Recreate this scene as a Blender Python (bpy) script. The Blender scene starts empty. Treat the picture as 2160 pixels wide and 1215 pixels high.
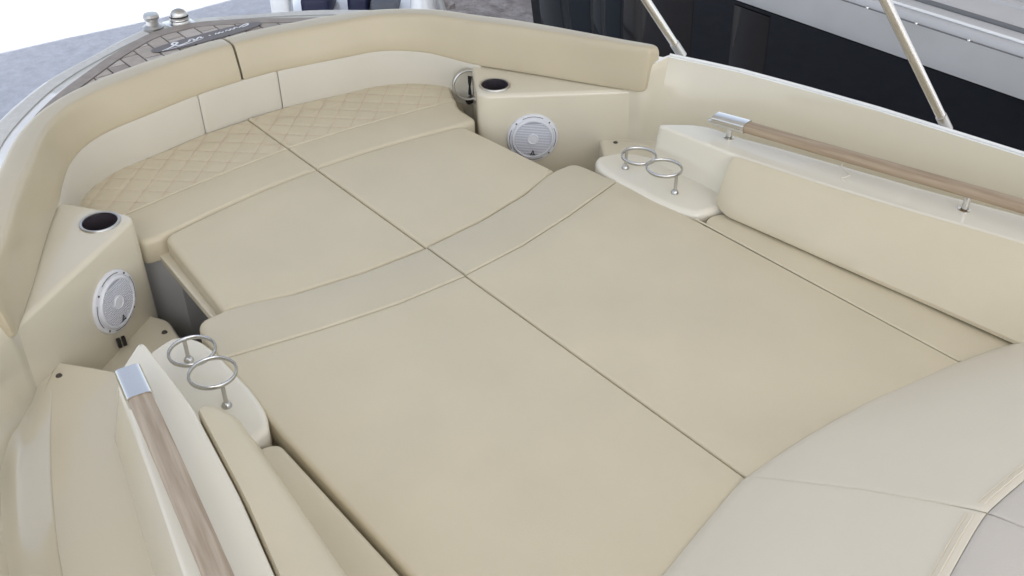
import bpy, bmesh, math, random
from mathutils import Vector, Matrix, noise
from mathutils.geometry import delaunay_2d_cdt
random.seed(7)
scene = bpy.context.scene
R = math.radians

# ------------------------------------------------------------------ camera
cam_data = bpy.data.cameras.new("camera")
cam = bpy.data.objects.new("camera", cam_data)
scene.collection.objects.link(cam)
scene.camera = cam
cam_data.sensor_width = 36.0
cam_data.lens = 35.575
cam_data.clip_start = 0.05
cam_data.clip_end = 500
fw = Vector((0.521, 0.622, -0.584)).normalized()
rt = Vector((0.767, -0.641, 0.001)); rt = (rt - fw * rt.dot(fw)).normalized()
up = rt.cross(fw)
cam.matrix_world = Matrix(((rt.x, up.x, -fw.x, -1.2794), (rt.y, up.y, -fw.y, -2.25),
                           (rt.z, up.z, -fw.z, 1.5), (0, 0, 0, 1)))

# ------------------------------------------------------------------ light
SUN_EL, SUN_AZ = 49.0, 200.0          # sun behind and a little to the left of the boat (compass from +y, clockwise)
world = bpy.data.worlds.new("World"); scene.world = world; world.use_nodes = True
wn = world.node_tree.nodes; wl = world.node_tree.links
bg = wn["Background"]; bg.inputs[1].default_value = 0.15
sky = wn.new("ShaderNodeTexSky"); sky.sky_type = 'NISHITA'; sky.sun_disc = False
sky.sun_elevation = R(SUN_EL); sky.sun_rotation = R(SUN_AZ); sky.dust_density = 2.5; sky.air_density = 1.0
hz = wn.new('ShaderNodeHueSaturation'); hz.inputs['Saturation'].default_value = .5      # hazy white-blue sky
wl.new(sky.outputs[0], hz.inputs['Color']); wl.new(hz.outputs[0], bg.inputs[0])
sd = bpy.data.lights.new("sun", 'SUN'); sd.energy = 4.6; sd.angle = R(0.5); sd.color = (1, .96, .9)
sun = bpy.data.objects.new("sun", sd); scene.collection.objects.link(sun)
az = R(SUN_AZ); el = R(SUN_EL)
sdir = Vector((math.sin(az) * math.cos(el), math.cos(az) * math.cos(el), math.sin(el)))
sun.rotation_euler = sdir.to_track_quat('Z', 'Y').to_euler()
scene.view_settings.view_transform = 'Standard'
scene.view_settings.look = 'None'
scene.view_settings.exposure = 1.06
scene.view_settings.gamma = 1.0
scene.view_settings.use_curve_mapping = False
scene.render.engine = 'CYCLES'
scene.cycles.max_bounces = 8
scene.cycles.diffuse_bounces = 5
scene.cycles.transmission_bounces = 5

# ------------------------------------------------------------------ materials
def nn(m, t, **k):
    n = m.node_tree.nodes.new(t)
    for a, b in k.items(): setattr(n, a, b)
    return n

def mat(name, col, rough=.5, metal=0., var=.0, vscale=6., bump=0., bscale=200., coat=0., spec=.5,
        var2=None, bump2=0., b2scale=8., rvar=0.):
    m = bpy.data.materials.new(name); m.use_nodes = True
    t = m.node_tree; L = t.links; b = t.nodes["Principled BSDF"]
    b.inputs["Roughness"].default_value = rough; b.inputs["Metallic"].default_value = metal
    b.inputs["Coat Weight"].default_value = coat; b.inputs["Specular IOR Level"].default_value = spec
    tc = nn(m, "ShaderNodeTexCoord"); co = tc.outputs["Object"]
    if var > 0 or var2:
        n = nn(m, "ShaderNodeTexNoise"); n.inputs["Scale"].default_value = vscale; n.inputs["Detail"].default_value = 5
        L.new(co, n.inputs["Vector"])
        r = nn(m, "ShaderNodeValToRGB"); r.color_ramp.elements[0].position = .3; r.color_ramp.elements[1].position = .7
        c2 = var2 or tuple(min(1, c * (1 + var)) for c in col)
        c1 = col if var2 else tuple(c * (1 - var) for c in col)
        r.color_ramp.elements[0].color = (*c1, 1); r.color_ramp.elements[1].color = (*c2, 1)
        L.new(n.outputs["Fac"], r.inputs[0]); L.new(r.outputs[0], b.inputs["Base Color"])
        if rvar:
            mr = nn(m, "ShaderNodeMapRange"); mr.inputs[3].default_value = rough - rvar; mr.inputs[4].default_value = rough + rvar
            n3 = nn(m, "ShaderNodeTexNoise"); n3.inputs["Scale"].default_value = vscale * 2.3; n3.inputs["Detail"].default_value = 6
            L.new(co, n3.inputs["Vector"]); L.new(n3.outputs["Fac"], mr.inputs[0]); L.new(mr.outputs[0], b.inputs["Roughness"])
    else:
        b.inputs["Base Color"].default_value = (*col, 1)
    prev = None
    for s, sc, dist in ((bump2, b2scale, .02), (bump, bscale, .001)):
        if s > 0:
            n = nn(m, "ShaderNodeTexNoise"); n.inputs["Scale"].default_value = sc; n.inputs["Detail"].default_value = 3
            L.new(co, n.inputs["Vector"])
            bp = nn(m, "ShaderNodeBump"); bp.inputs["Strength"].default_value = s; bp.inputs["Distance"].default_value = dist
            L.new(n.outputs["Fac"], bp.inputs["Height"])
            if prev: L.new(prev, bp.inputs["Normal"])
            prev = bp.outputs[0]
    if prev: L.new(prev, b.inputs["Normal"])
    return m

VINYL = mat("cream_vinyl", (.625, .558, .412), .42, var=.035, vscale=3.5, bump=.35, bscale=420, bump2=.05, b2scale=5, spec=.5, rvar=.04)
VINYL2 = mat("cream_vinyl_bolster", (.53, .462, .33), .44, var=.04, vscale=3, bump=.35, bscale=420, bump2=.06, b2scale=6, spec=.5, coat=.25)
VINYLW = mat("pale_vinyl", (.61, .575, .49), .5, var=.02, vscale=4, bump=.3, bscale=420, bump2=.03, b2scale=6, spec=.35)
VINYLG = mat("cream_vinyl_glare", (.76, .695, .575), .5, var=.03, vscale=2.5, bump=.35, bscale=420, bump2=.05, b2scale=5, spec=.4)  # cushion vinyl made whiter, glare on the aft backrest put into the colour
THREAD = mat("rose_thread", (.60, .44, .34), .7)
WELT = mat("piping", (.66, .60, .44), .5)
GEL = mat("cream_gelcoat", (.68, .628, .50), .16, var=.012, vscale=1.5, coat=.5, spec=.6)
GELW = mat("ivory_gelcoat", (.77, .73, .62), .2, var=.01, vscale=2, coat=.3)
WHITE = mat("white_gelcoat", (.90, .91, .91), .22, var=.02, vscale=3, coat=.5)
NONSKID = mat("grey_nonskid", (.66, .66, .645), .8, var=.06, vscale=40, bump=.8, bscale=300)
WOOD = mat("weathered_teak_bar", (.29, .215, .17), .6)
TEAK = [mat("silvered_teak_%d" % i, c, .7, var=.10, vscale=30, bump=.5, bscale=260) for i, c in
        enumerate([(.46, .41, .37), (.40, .355, .32), (.35, .31, .285), (.53, .485, .45)])]
CAULK = mat("dark_caulk", (.10, .09, .09), .7)
LOGO = mat("dark_inlay", (.19, .175, .18), .6)
LETTER = mat("white_lettering", (.85, .86, .9), .5)
STEEL = mat("polished_steel", (.68, .67, .65), .14, metal=1.0)
STEELB = mat("brushed_steel", (.55, .54, .52), .3, metal=1.0, var=.05, vscale=30)
STEELP = mat("satin_steel_pole", (.72, .70, .67), .26, metal=1.0)
VINYLB = mat("cream_vinyl_band", (.585, .53, .40), .44, var=.035, vscale=3.5, bump=.35, bscale=420, bump2=.05, b2scale=5, spec=.5)
STEELR = mat("steel_ring", (.52, .51, .49), .2, metal=1.0)
VINYLT = mat("darker_vinyl", (.60, .555, .50), .5, var=.03, vscale=2.5, bump=.35, bscale=420, spec=.4)  # darker tone than the sloping panel, for the top panel
BLACK = mat("black_plastic", (.012, .012, .014), .4)
WELL = mat("dark_cup_lining", (.045, .038, .045), .3)
SPK = mat("speaker_white", (.74, .75, .79), .4, var=.02, vscale=20)
GRILLE = mat("speaker_grille_grey", (.42, .43, .49), .5)
GREY = mat("grey_locker_front", (.46, .46, .45), .6, var=.06, vscale=5)
SCREW = mat("screw_dark", (.10, .09, .08), .5, metal=.5)
YBLACK = mat("gloss_black_hull", (.003, .0035, .005), .05)
YSLATE = mat("slate_reflection", (.009, .012, .016), .07)  # slate tone of a hull reflection, as a base colour
YBROWN = mat("brown_reflection", (.014, .011, .010), .1)  # brown tone of a hull reflection, as a base colour
YGREY = mat("grey_rubbing_rail", (.40, .40, .395), .4, var=.06, vscale=3)
YDECK = mat("yacht_deck_grey", (.54, .54, .55), .35, var=.05, vscale=1.5, rvar=.1)
NAVY = mat("navy_upholstery", (.012, .015, .05), .5)
SLATE = mat("slate_upholstery", (.10, .11, .13), .6)

# wood grain along the bar
def grain(m, dark, light, rot):
    t = m.node_tree; L = t.links; b = t.nodes["Principled BSDF"]
    tc = nn(m, "ShaderNodeTexCoord"); mp = nn(m, "ShaderNodeMapping"); mp.inputs["Scale"].default_value = (70, 2.2, 60)
    mp.inputs["Rotation"].default_value = (0, 0, R(rot))
    n = nn(m, "ShaderNodeTexNoise"); n.inputs["Scale"].default_value = 1.6; n.inputs["Detail"].default_value = 8; n.inputs["Distortion"].default_value = .12
    r = nn(m, "ShaderNodeValToRGB"); r.color_ramp.elements[0].position = .34; r.color_ramp.elements[1].position = .66
    r.color_ramp.elements[0].color = (*dark, 1); r.color_ramp.elements[1].color = (*light, 1)
    mr_ = nn(m, "ShaderNodeMapping"); mr_.inputs["Rotation"].default_value = (0, 0, R(rot)); mp.inputs["Rotation"].default_value = (0, 0, 0)
    L.new(tc.outputs["Object"], mr_.inputs[0]); L.new(mr_.outputs[0], mp.inputs[0]); L.new(mp.outputs[0], n.inputs["Vector"]); L.new(n.outputs["Fac"], r.inputs[0])
    L.new(r.outputs[0], b.inputs["Base Color"])
    bp = nn(m, "ShaderNodeBump"); bp.inputs["Strength"].default_value = .35; bp.inputs["Distance"].default_value = .001
    L.new(n.outputs["Fac"], bp.inputs["Height"]); L.new(bp.outputs[0], b.inputs["Normal"])
WOOD2 = mat('weathered_teak_bar_port', (.29, .215, .17), .6)
grain(WOOD, (.31, .225, .145), (.42, .33, .235), -10.5)
grain(WOOD2, (.33, .26, .19), (.47, .39, .305), 10.5)

# ground: speckled concrete
def ground_mat(name, c1, c2, c3, s1, s2):
    m = bpy.data.materials.new(name); m.use_nodes = True
    t = m.node_tree; L = t.links; b = t.nodes["Principled BSDF"]; b.inputs["Roughness"].default_value = .9
    tc = nn(m, "ShaderNodeTexCoord")
    a = nn(m, "ShaderNodeTexNoise"); a.inputs["Scale"].default_value = s1; a.inputs["Detail"].default_value = 9; a.inputs["Roughness"].default_value = .8
    d = nn(m, "ShaderNodeTexNoise"); d.inputs["Scale"].default_value = s2; d.inputs["Detail"].default_value = 4
    for x in (a, d): L.new(tc.outputs["Object"], x.inputs["Vector"])
    r = nn(m, "ShaderNodeValToRGB"); r.color_ramp.elements[0].position = .38; r.color_ramp.elements[1].position = .62
    r.color_ramp.elements[0].color = (*c1, 1); r.color_ramp.elements[1].color = (*c2, 1)
    L.new(a.outputs["Fac"], r.inputs[0])
    mx = nn(m, "ShaderNodeMix", data_type='RGBA'); mx.inputs[7].default_value = (*c3, 1)
    mr = nn(m, "ShaderNodeMapRange"); mr.inputs[1].default_value = .52; mr.inputs[2].default_value = .68
    L.new(d.outputs["Fac"], mr.inputs[0]); L.new(mr.outputs[0], mx.inputs[0]); L.new(r.outputs[0], mx.inputs[6])
    L.new(mx.outputs[2], b.inputs["Base Color"])
    bp = nn(m, "ShaderNodeBump"); bp.inputs["Strength"].default_value = .6; bp.inputs["Distance"].default_value = .01
    L.new(a.outputs["Fac"], bp.inputs["Height"]); L.new(bp.outputs[0], b.inputs["Normal"])
    return m
GROUND = ground_mat("pale_concrete", (.36, .38, .42), (.48, .50, .55), (.42, .44, .48), 10, .8)
DIRT = ground_mat("brown_grey_gravel", (.17, .145, .13), (.38, .34, .315), (.24, .21, .19), 9, 2.2)

# ------------------------------------------------------------------ object helpers
def link(o, parent=None):
    scene.collection.objects.link(o)
    if parent: o.parent = parent
    return o

def obj(name, bm, m, parent=None, smooth=True, kind=None):
    bmesh.ops.recalc_face_normals(bm, faces=bm.faces)
    me = bpy.data.meshes.new(name); bm.to_mesh(me); bm.free()
    me.materials.append(m)
    if smooth:
        me.polygons.foreach_set("use_smooth", [True] * len(me.polygons))
        me.set_sharp_from_angle(angle=R(42))
    o = bpy.data.objects.new(name, me)
    if kind: o["kind"] = kind
    return link(o, parent)

def thing(name, label, cat, loc=(0, 0, 0), group=None):
    o = bpy.data.objects.new(name, None); o.empty_display_size = .1
    link(o); o["label"] = label; o["category"] = cat
    if group: o["group"] = group
    return o

def tag(o, label, cat, group=None):
    o["label"] = label; o["category"] = cat
    if group: o["group"] = group
    return o

def mir(pts): return [(-p[0],) + tuple(p[1:]) for p in pts][::-1]

def box(bm, x0, x1, y0, y1, z0, z1, mtx=None):
    vs = [bm.verts.new((x, y, z)) for z in (z0, z1) for x, y in ((x0, y0), (x1, y0), (x1, y1), (x0, y1))]
    for f in ((0, 3, 2, 1), (4, 5, 6, 7), (0, 1, 5, 4), (1, 2, 6, 5), (2, 3, 7, 6), (3, 0, 4, 7)):
        bm.faces.new([vs[i] for i in f])
    if mtx:
        for v in vs: v.co = mtx @ v.co
    return vs

def bevel(bm, w, seg=2):
    bmesh.ops.bevel(bm, geom=list(bm.edges), offset=w, segments=seg, profile=.5, affect='EDGES')

def tube(bm, pts, r, n=10, closed=False, cap=True, rz=None):
    pts = [Vector(p) for p in pts]; N = len(pts); rings = []
    prevu = None
    for i, p in enumerate(pts):
        a = pts[(i - 1) % N] if (closed or i > 0) else p
        b = pts[(i + 1) % N] if (closed or i < N - 1) else p
        t = (b - a).normalized()
        u = Vector((0, 0, 1)).cross(t)
        if u.length < .05: u = Vector((1, 0, 0)).cross(t)
        u.normalize()
        if prevu and u.dot(prevu) < 0: u = -u
        prevu = u
        w = t.cross(u)
        rr = r[i] if isinstance(r, (list, tuple)) else r
        rings.append([bm.verts.new(p + u * math.cos(2 * math.pi * k / n) * rr + w * math.sin(2 * math.pi * k / n) * (rr if rz is None else rz)) for k in range(n)])
    for i in range(N if closed else N - 1):
        A, B = rings[i], rings[(i + 1) % N]
        for k in range(n):
            bm.faces.new((A[k], A[(k + 1) % n], B[(k + 1) % n], B[k]))
    if cap and not closed:
        bm.faces.new(rings[0]); bm.faces.new(rings[-1][::-1])

def lathe(bm, prof, n=28, mtx=None, caps=True):
    rings = []
    for r, z in prof:
        if r < 1e-6: rings.append([bm.verts.new((0, 0, z))])
        else: rings.append([bm.verts.new((r * math.cos(2 * math.pi * k / n), r * math.sin(2 * math.pi * k / n), z)) for k in range(n)])
    for A, B in zip(rings, rings[1:]):
        for k in range(n):
            a, b = A[k % len(A)], A[(k + 1) % n % len(A)]; c, d = B[(k + 1) % n % len(B)], B[k % len(B)]
            f = []
            for v in (a, b, c, d):
                if v not in f: f.append(v)
            if len(f) > 2: bm.faces.new(f)
    if mtx:
        for ring in rings:
            for v in ring: v.co = mtx @ v.co

def catmull(keys, step=.03):
    out = []
    K = [Vector(k) for k in keys]
    for i in range(len(K) - 1):
        p0 = K[i - 1] if i else K[0] * 2 - K[1]
        p1, p2 = K[i], K[i + 1]
        p3 = K[i + 2] if i + 2 < len(K) else K[-1] * 2 - K[-2]
        n = max(1, int((p2 - p1).length / step))
        for j in range(n):
            t = j / n
            out.append(.5 * ((2 * p1) + (p2 - p0) * t + (2 * p0 - 5 * p1 + 4 * p2 - p3) * t * t + (3 * p1 - p0 - 3 * p2 + p3) * t ** 3))
    out.append(K[-1].copy())
    return out

def rounded(keys, rad, keys2=None, step=.025):
    """keys CCW polygon (x,y); rad per corner. -> dense outline (and a matching second outline)."""
    def build(K, ns=None):
        n = len(K); K = [Vector(k[:2]) for k in K]; out = []; cnt = []
        tr = []
        for i in range(n):
            p, a, b = K[i], K[i - 1], K[(i + 1) % n]
            r = min(rad[i], (a - p).length * .45, (b - p).length * .45)
            tr.append((p + (a - p).normalized() * r, p + (b - p).normalized() * r, r))
        for i in range(n):
            s, e, r = tr[i]
            m = 7 if rad[i] > 1e-5 else 1
            if m == 1: out.append(K[i].copy())
            else:
                for k in range(m):
                    t = k / (m - 1)
                    out.append(s * (1 - t) ** 2 + K[i] * 2 * t * (1 - t) + e * t * t)
            a = e if m > 1 else K[i]; b = tr[(i + 1) % n][0] if rad[(i + 1) % n] > 1e-5 else K[(i + 1) % n]
            c = ns[i] if ns else max(1, int((b - a).length / step)); cnt.append(c)
            for k in range(1, c): out.append(a.lerp(b, k / c))
        return out, cnt
    o1, c = build(keys)
    if keys2 is None: return o1
    return o1, build(keys2, c)[0]

def offset(poly, d):
    n = len(poly); out = []
    for i in range(n):
        p = poly[i]; a = poly[i - 1]; b = poly[(i + 1) % n]
        t1 = (p - a); t2 = (b - p)
        if t1.length < 1e-7: t1 = t2
        if t2.length < 1e-7: t2 = t1
        t1.normalize(); t2.normalize()
        n1 = Vector((-t1.y, t1.x)); n2 = Vector((-t2.y, t2.x))
        nb = n1 + n2
        if nb.length < 1e-4: nb = n1.copy()
        nb.normalize(); c = max(.5, nb.dot(n1))
        dd = d[i] if isinstance(d, list) else d
        out.append(p + nb * (dd / c))
    return out

def pad(name, outline, ztop, zbot, r, m, parent=None, bottom=None, disp=None, grid=.035, rfun=None, rings=5, bot_r=0.):
    """upholstered / moulded slab with a rounded top edge and a real, slightly uneven top surface"""
    bm = bmesh.new(); n = len(outline)
    zt = ztop if callable(ztop) else (lambda x, y: ztop)
    rr = [r * (rfun(p) if rfun else 1.) for p in outline]
    layers = []
    base = bottom or outline
    if bot_r > 0:
        bi = offset(base, bot_r)
        layers.append([bm.verts.new((p.x, p.y, zbot)) for p in bi])
        layers.append([bm.verts.new((p.x, p.y, zbot + bot_r * .35)) for p in offset(base, bot_r * .3)])
        layers.append([bm.verts.new((p.x, p.y, zbot + bot_r)) for p in base])
    else:
        layers.append([bm.verts.new((p.x, p.y, zbot)) for p in base])
    for k in range(rings + 1):
        a = math.pi / 2 * k / rings
        off = offset(outline, [q * (1 - math.cos(a)) for q in rr])
        layers.append([bm.verts.new((p.x, p.y, zt(p.x, p.y) - q + q * math.sin(a) - .0004 * (rings - k))) for p, q in zip(off, rr)])
    last = offset(outline, [q + .004 for q in rr])
    dz = (lambda x, y: disp(x, y)) if disp else (lambda x, y: 0.)
    layers.append([bm.verts.new((p.x, p.y, zt(p.x, p.y))) for p in last])
    for A, B in zip(layers, layers[1:]):
        for i in range(n):
            j = (i + 1) % n
            bm.faces.new((A[i], A[j], B[j], B[i]))
    bm.faces.new(layers[0][::-1])
    # interior
    xs = [p.x for p in last]; ys = [p.y for p in last]
    pts = list(last); seg = [(last[i], last[(i + 1) % n]) for i in range(n)]
    def inside(x, y):
        c = False
        for a, b in seg:
            if (a.y > y) != (b.y > y) and x < (b.x - a.x) * (y - a.y) / (b.y - a.y) + a.x: c = not c
        return c
    def dist(x, y):
        m_ = 9.
        for a in last:
            d_ = (a.x - x) ** 2 + (a.y - y) ** 2
            if d_ < m_: m_ = d_
        return math.sqrt(m_)
    gx = int((max(xs) - min(xs)) / grid) + 1; gy = int((max(ys) - min(ys)) / grid) + 1
    for i in range(gx + 1):
        for j in range(gy + 1):
            x = min(xs) + (i + (.5 if j % 2 else 0)) * grid; y = min(ys) + j * grid
            if inside(x, y) and dist(x, y) > grid * .55: pts.append(Vector((x, y)))
    res = delaunay_2d_cdt([Vector(p) for p in pts], [(i, (i + 1) % n) for i in range(n)], [], 1, 1e-6)
    vmap = {}
    for k, (co, orig) in enumerate(zip(res[0], res[3])):
        hit = [o for o in orig if o < n]
        if hit: vmap[k] = layers[-1][hit[0]]
        else:
            d = dist(co.x, co.y); w = min(1., d / .05); w = w * w * (3 - 2 * w)
            vmap[k] = bm.verts.new((co.x, co.y, zt(co.x, co.y) + dz(co.x, co.y) * w))
    for f in res[2]:
        vs = [vmap[i] for i in f]
        if len(set(vs)) == 3:
            try: bm.faces.new(vs)
            except ValueError: pass
    return obj(name, bm, m, parent)

def soft(amp=.004, sc=3.5, crown=.004, seed=0.):
    def f(x, y):
        return crown + amp * noise.noise(Vector((x * sc, y * sc, seed))) + amp * .35 * noise.noise(Vector((x * sc * 3.1, y * sc * 3.1, seed + 5)))
    return f

def loft(rows, bm=None, flip=False, close_rows=False):
    """rows: list of stations, each a list of points"""
    bm = bm or bmesh.new()
    V = [[bm.verts.new(p) for p in row] for row in rows]
    m = len(V[0])
    for A, B in zip(V, V[1:]):
        for k in range(m if close_rows else m - 1):
            j = (k + 1) % m
            bm.faces.new((A[k], A[j], B[j], B[k]))
    return bm, V

# ------------------------------------------------------------------ ground and air
bm = bmesh.new()
S = 200
vs = [bm.verts.new(p) for p in ((-S, -S, -1.7), (S, -S, -1.7), (S, S, -1.7), (-S, S, -1.7))]
bm.faces.new(vs)
obj("ground", bm, GROUND, kind="structure", smooth=False)

bm = bmesh.new()
edge = [(2.9, 3.2), (3.6, 6.0), (4.6, 6.6), (7.5, 6.8), (9.5, 5.2), (9, 2.0), (5, 1.2)]
keys = []
for i in range(len(edge)):
    a = Vector(edge[i]); b = Vector(edge[(i + 1) % len(edge)])
    for k in range(8):
        p = a.lerp(b, k / 8); keys.append(p + Vector((noise.noise(Vector((p.x * 2, p.y * 2, 0))), noise.noise(Vector((p.x * 2, p.y * 2, 9))))) * .25)
bm.faces.new([bm.verts.new((p.x, p.y, -1.696)) for p in keys])
obj("gravel", bm, DIRT, kind="structure", smooth=False)
bm = bmesh.new()
for i in range(260):
    a = random.random() * 6.28
    x = random.uniform(3.0, 8.8); y = random.uniform(2.2, 6.4)
    s = random.uniform(.012, .045)
    mt = Matrix.Translation((x, y, -1.69)) @ Matrix.Rotation(a, 4, 'Z')
    v = box(bm, -s, s, -s * .7, s * .7, -.01, s * .8, mt)
    for q in v: q.co += Vector((random.uniform(-1, 1), random.uniform(-1, 1), random.uniform(-1, 1))) * s * .3
o = obj("loose_stones", bm, DIRT, smooth=False); o["kind"] = "stuff"; tag(o, "small loose stones lying on the brown-grey gravel beyond the bow", "stones")

# ------------------------------------------------------------------ canopy that shades the yard (overhead, real fabric roof)
m = bpy.data.materials.new("canopy_fabric"); m.use_nodes = True
t = m.node_tree; b = t.nodes["Principled BSDF"]; b.inputs["Base Color"].default_value = (.46, .44, .40, 1); b.inputs["Roughness"].default_value = .9
tr = nn(m, "ShaderNodeBsdfTranslucent"); tr.inputs[0].default_value = (.75, .745, .73, 1)
mx = nn(m, "ShaderNodeMixShader"); mx.inputs[0].default_value = .05
t.links.new(b.outputs[0], mx.inputs[1]); t.links.new(tr.outputs[0], mx.inputs[2])
t.links.new(mx.outputs[0], t.nodes["Material Output"].inputs[0])
CANOPY = m
EDGE_Y = 6.14 - (2.9 + 1.7) / math.tan(el) * -math.cos(az)
cv = thing("canopy", "pale fabric canopy roof on steel posts high above the boat", "canopy")
bm = bmesh.new()
rows = []
for i in range(25):
    x = -2.45 + 12.45 * i / 24
    rows.append([(x, y, 2.9 + .12 * math.sin(math.pi * (i % 6) / 6) ** 2 - (.0 if 0 < j < 10 else .0)) for j, y in enumerate([EDGE_Y - k * (EDGE_Y + 4.5) / 10 for k in range(11)])])
loft(rows, bm)
obj("roof_sheet", bm, CANOPY, cv)
for x in (-2.4, 9.9):
    for y in (EDGE_Y - .2, -4.4):
        bm = bmesh.new(); tube(bm, [(x, y, -1.7), (x, y, 2.9)], .05, 12); obj("post", bm, STEELB, cv)

# ------------------------------------------------------------------ hull curves (starboard; mirrored for port)
A = [(0, .65), (.155, .64), (.33, .607), (.46, .582), (.55, .54), (.62, .475), (.67, .395), (.71, .32), (.76, .235), (.81, .145), (.875, .02), (.935, -.09), (.995, -.20)]
K = [(0, .775), (.20, .76), (.37, .732), (.51, .685), (.625, .615), (.71, .53), (.765, .45), (.815, .365), (.87, .27), (.915, .17), (.97, .04), (1.02, -.08), (1.068, -.19)]
B = [(0, 1.262), (.14, 1.215), (.29, 1.135), (.477, 1.03), (.60, .92), (.70, .81), (.80, .69), (.90, .555), (1.0, .41), (1.08, .25), (1.13, .08), (1.165, -.08), (1.19, -.22)]
def full(keys): return [(-x, y) for x, y in keys[:0:-1]] + list(keys)
NS = 97
def resamp(keys, n=NS):
    """evaluate catmull at uniform key parameter (keeps stations paired)"""
    Kk = [Vector(k) for k in keys]; out = []
    for q in range(n):
        u = q / (n - 1) * (len(Kk) - 1); i = min(int(u), len(Kk) - 2); t = u - i
        p1, p2 = Kk[i], Kk[i + 1]
        p0 = Kk[i - 1] if i else p1 * 2 - p2
        p3 = Kk[i + 2] if i + 2 < len(Kk) else p2 * 2 - p1
        out.append(.5 * ((2 * p1) + (p2 - p0) * t + (2 * p0 - 5 * p1 + 4 * p2 - p3) * t * t + (3 * p1 - p0 - 3 * p2 + p3) * t ** 3))
    return out
fA, fK, fB = [resamp(full(c)) for c in (A, K, B)]
def sm(a, b, x):
    t = min(1, max(0, (x - a) / (b - a))); return t * t * (3 - 2 * t)
def zdeck(y): return .15 + .045 * sm(.75, .1, y)
def zlow(y): return .0965 + .031 * sm(.25, .65, y)

boat = thing("motor_boat", "cream open motor boat seen from its helm, bow lounge with cup holders and speakers", "motor boat")

# aft wall stations (starboard): wall foot, gunwale crest
AFT = [((1.035, -.235), (1.098, -.20)), ((1.085, -.33), (1.14, -.31)), ((1.13, -.45), (1.182, -.43)), ((1.19, -.65), (1.232, -.64)), ((1.235, -.86), (1.277, -.857)), ((1.27, -1.07), (1.308, -1.068)),
       ((1.30, -1.275), (1.338, -1.275)), ((1.335, -1.7), (1.37, -1.7)), ((1.36, -2.2), (1.39, -2.2)), ((1.37, -3.2), (1.40, -3.2))]
def section(i):
    a, k, b = fA[i], fK[i], fB[i]
    u = (k - a).normalized()
    zd = zdeck(k.y); zb = zd - .006 - .05 * sm(.6, 0, k.y)
    i1 = a + u * .012; i2 = a + (k - a) * .45; c1 = k + (b - k).normalized() * .012; b1 = b - (b - k).normalized() * .02
    return [(i1.x, i1.y, -.5), (i1.x, i1.y, -.06), (i1.x, i1.y, .098), (i2.x, i2.y, zd - .012), (c1.x, c1.y, zd),
            (b1.x, b1.y, zb + .004), (b.x, b.y, zb - .01)]
def hullrows(x, y, z):
    return [(x * 1.012, y * 1.005 if y > 0 else y, z - .05), (x * .97, y * .93 if y > 0 else y, -.45), (x * .80, y * .75 if y > 0 else y, -.95), (0, y * .55 if y > 0 else y, -1.35)]
secs = [section(i) + hullrows(fB[i].x, fB[i].y, .14) for i in range(NS)]
def aftsec(f, w, s):
    f = Vector(f); w = Vector(w)
    x, y = w
    return [(s * f.x, f.y, -.5), (s * f.x, f.y, -.06), (s * (f.x * .6 + w.x * .4), y * .4 + f.y * .6, .098), (s * x, y, .192), (s * (x + .012), y, .199),
            (s * (x + .05), y, .175), (s * (x + .075), y, .13)] + hullrows(s * (x + .075), y, .14)
aftS = [aftsec(f, w, 1) for f, w in AFT]; aftP = [aftsec(f, w, -1) for f, w in AFT][::-1]
# densify aft stations
def dens(rows, n=5):
    out = []
    for r0, r1 in zip(rows, rows[1:]):
        for k in range(n): out.append([tuple(Vector(p).lerp(Vector(q), k / n)) for p, q in zip(r0, r1)])
    return out + [rows[-1]]
ALL = dens(aftP) + secs + dens(aftS)
ALL = aftP + secs + aftS
bm, _ = loft([r[:4] for r in ALL]); obj("hull_liner", bm, GEL, boat)
bm, _ = loft([r[3:7] for r in ALL]); obj("side_deck", bm, WHITE, boat)
bm, _ = loft([r[6:] for r in ALL]); obj("hull", bm, WHITE, boat)

# white bead drawing in the highlight along the crest of the aft gunwale
for s in (1, -1):
    bm = bmesh.new(); tube(bm, [(s * (w[0] + .006), w[1], .199) for f, w in AFT], .005, 8); obj("crest_highlight", bm, WHITE, boat)

# grey non-skid band round the foredeck, between two white strips
def between(i, u, dz=0.004):
    k, b = fK[i], fB[i]; p = k.lerp(b, u)
    zd = zdeck(k.y); zb = zd - .002 - .05 * sm(.6, 0, k.y)
    return (p.x, p.y, zd + (zb - zd) * u + dz)
def banduv(i):
    x = abs(fK[i].x); s = sm(.1, .95, x)
    gap = (fB[i] - fK[i]).length
    return 1 - min(.6, (.060 + .0 * s) / gap * 1.0) - (.05 + .07 * s) / gap, 1 - .035 / gap
rows = []
for i in range(NS):
    if abs(fK[i].x) < .1: 
        continue
bandL = [i for i in range(NS) if fK[i].x < -.07 and fK[i].y > -.1]
bandR = [i for i in range(NS) if fK[i].x > .22 and fK[i].y > -.1]
for idx in (bandL, bandR):
    rows = []
    for i in idx:
        gap = (fB[i] - fK[i]).length
        w = .045 + .05 * sm(.3, .8, abs(fB[i].x))
        u1 = 1 - .038 / gap; u0 = max(.08, u1 - w / gap)
        rows.append([between(i, u0), between(i, u1)])
    bm, _ = loft(rows); obj("nonskid_band", bm, NONSKID, boat)

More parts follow.
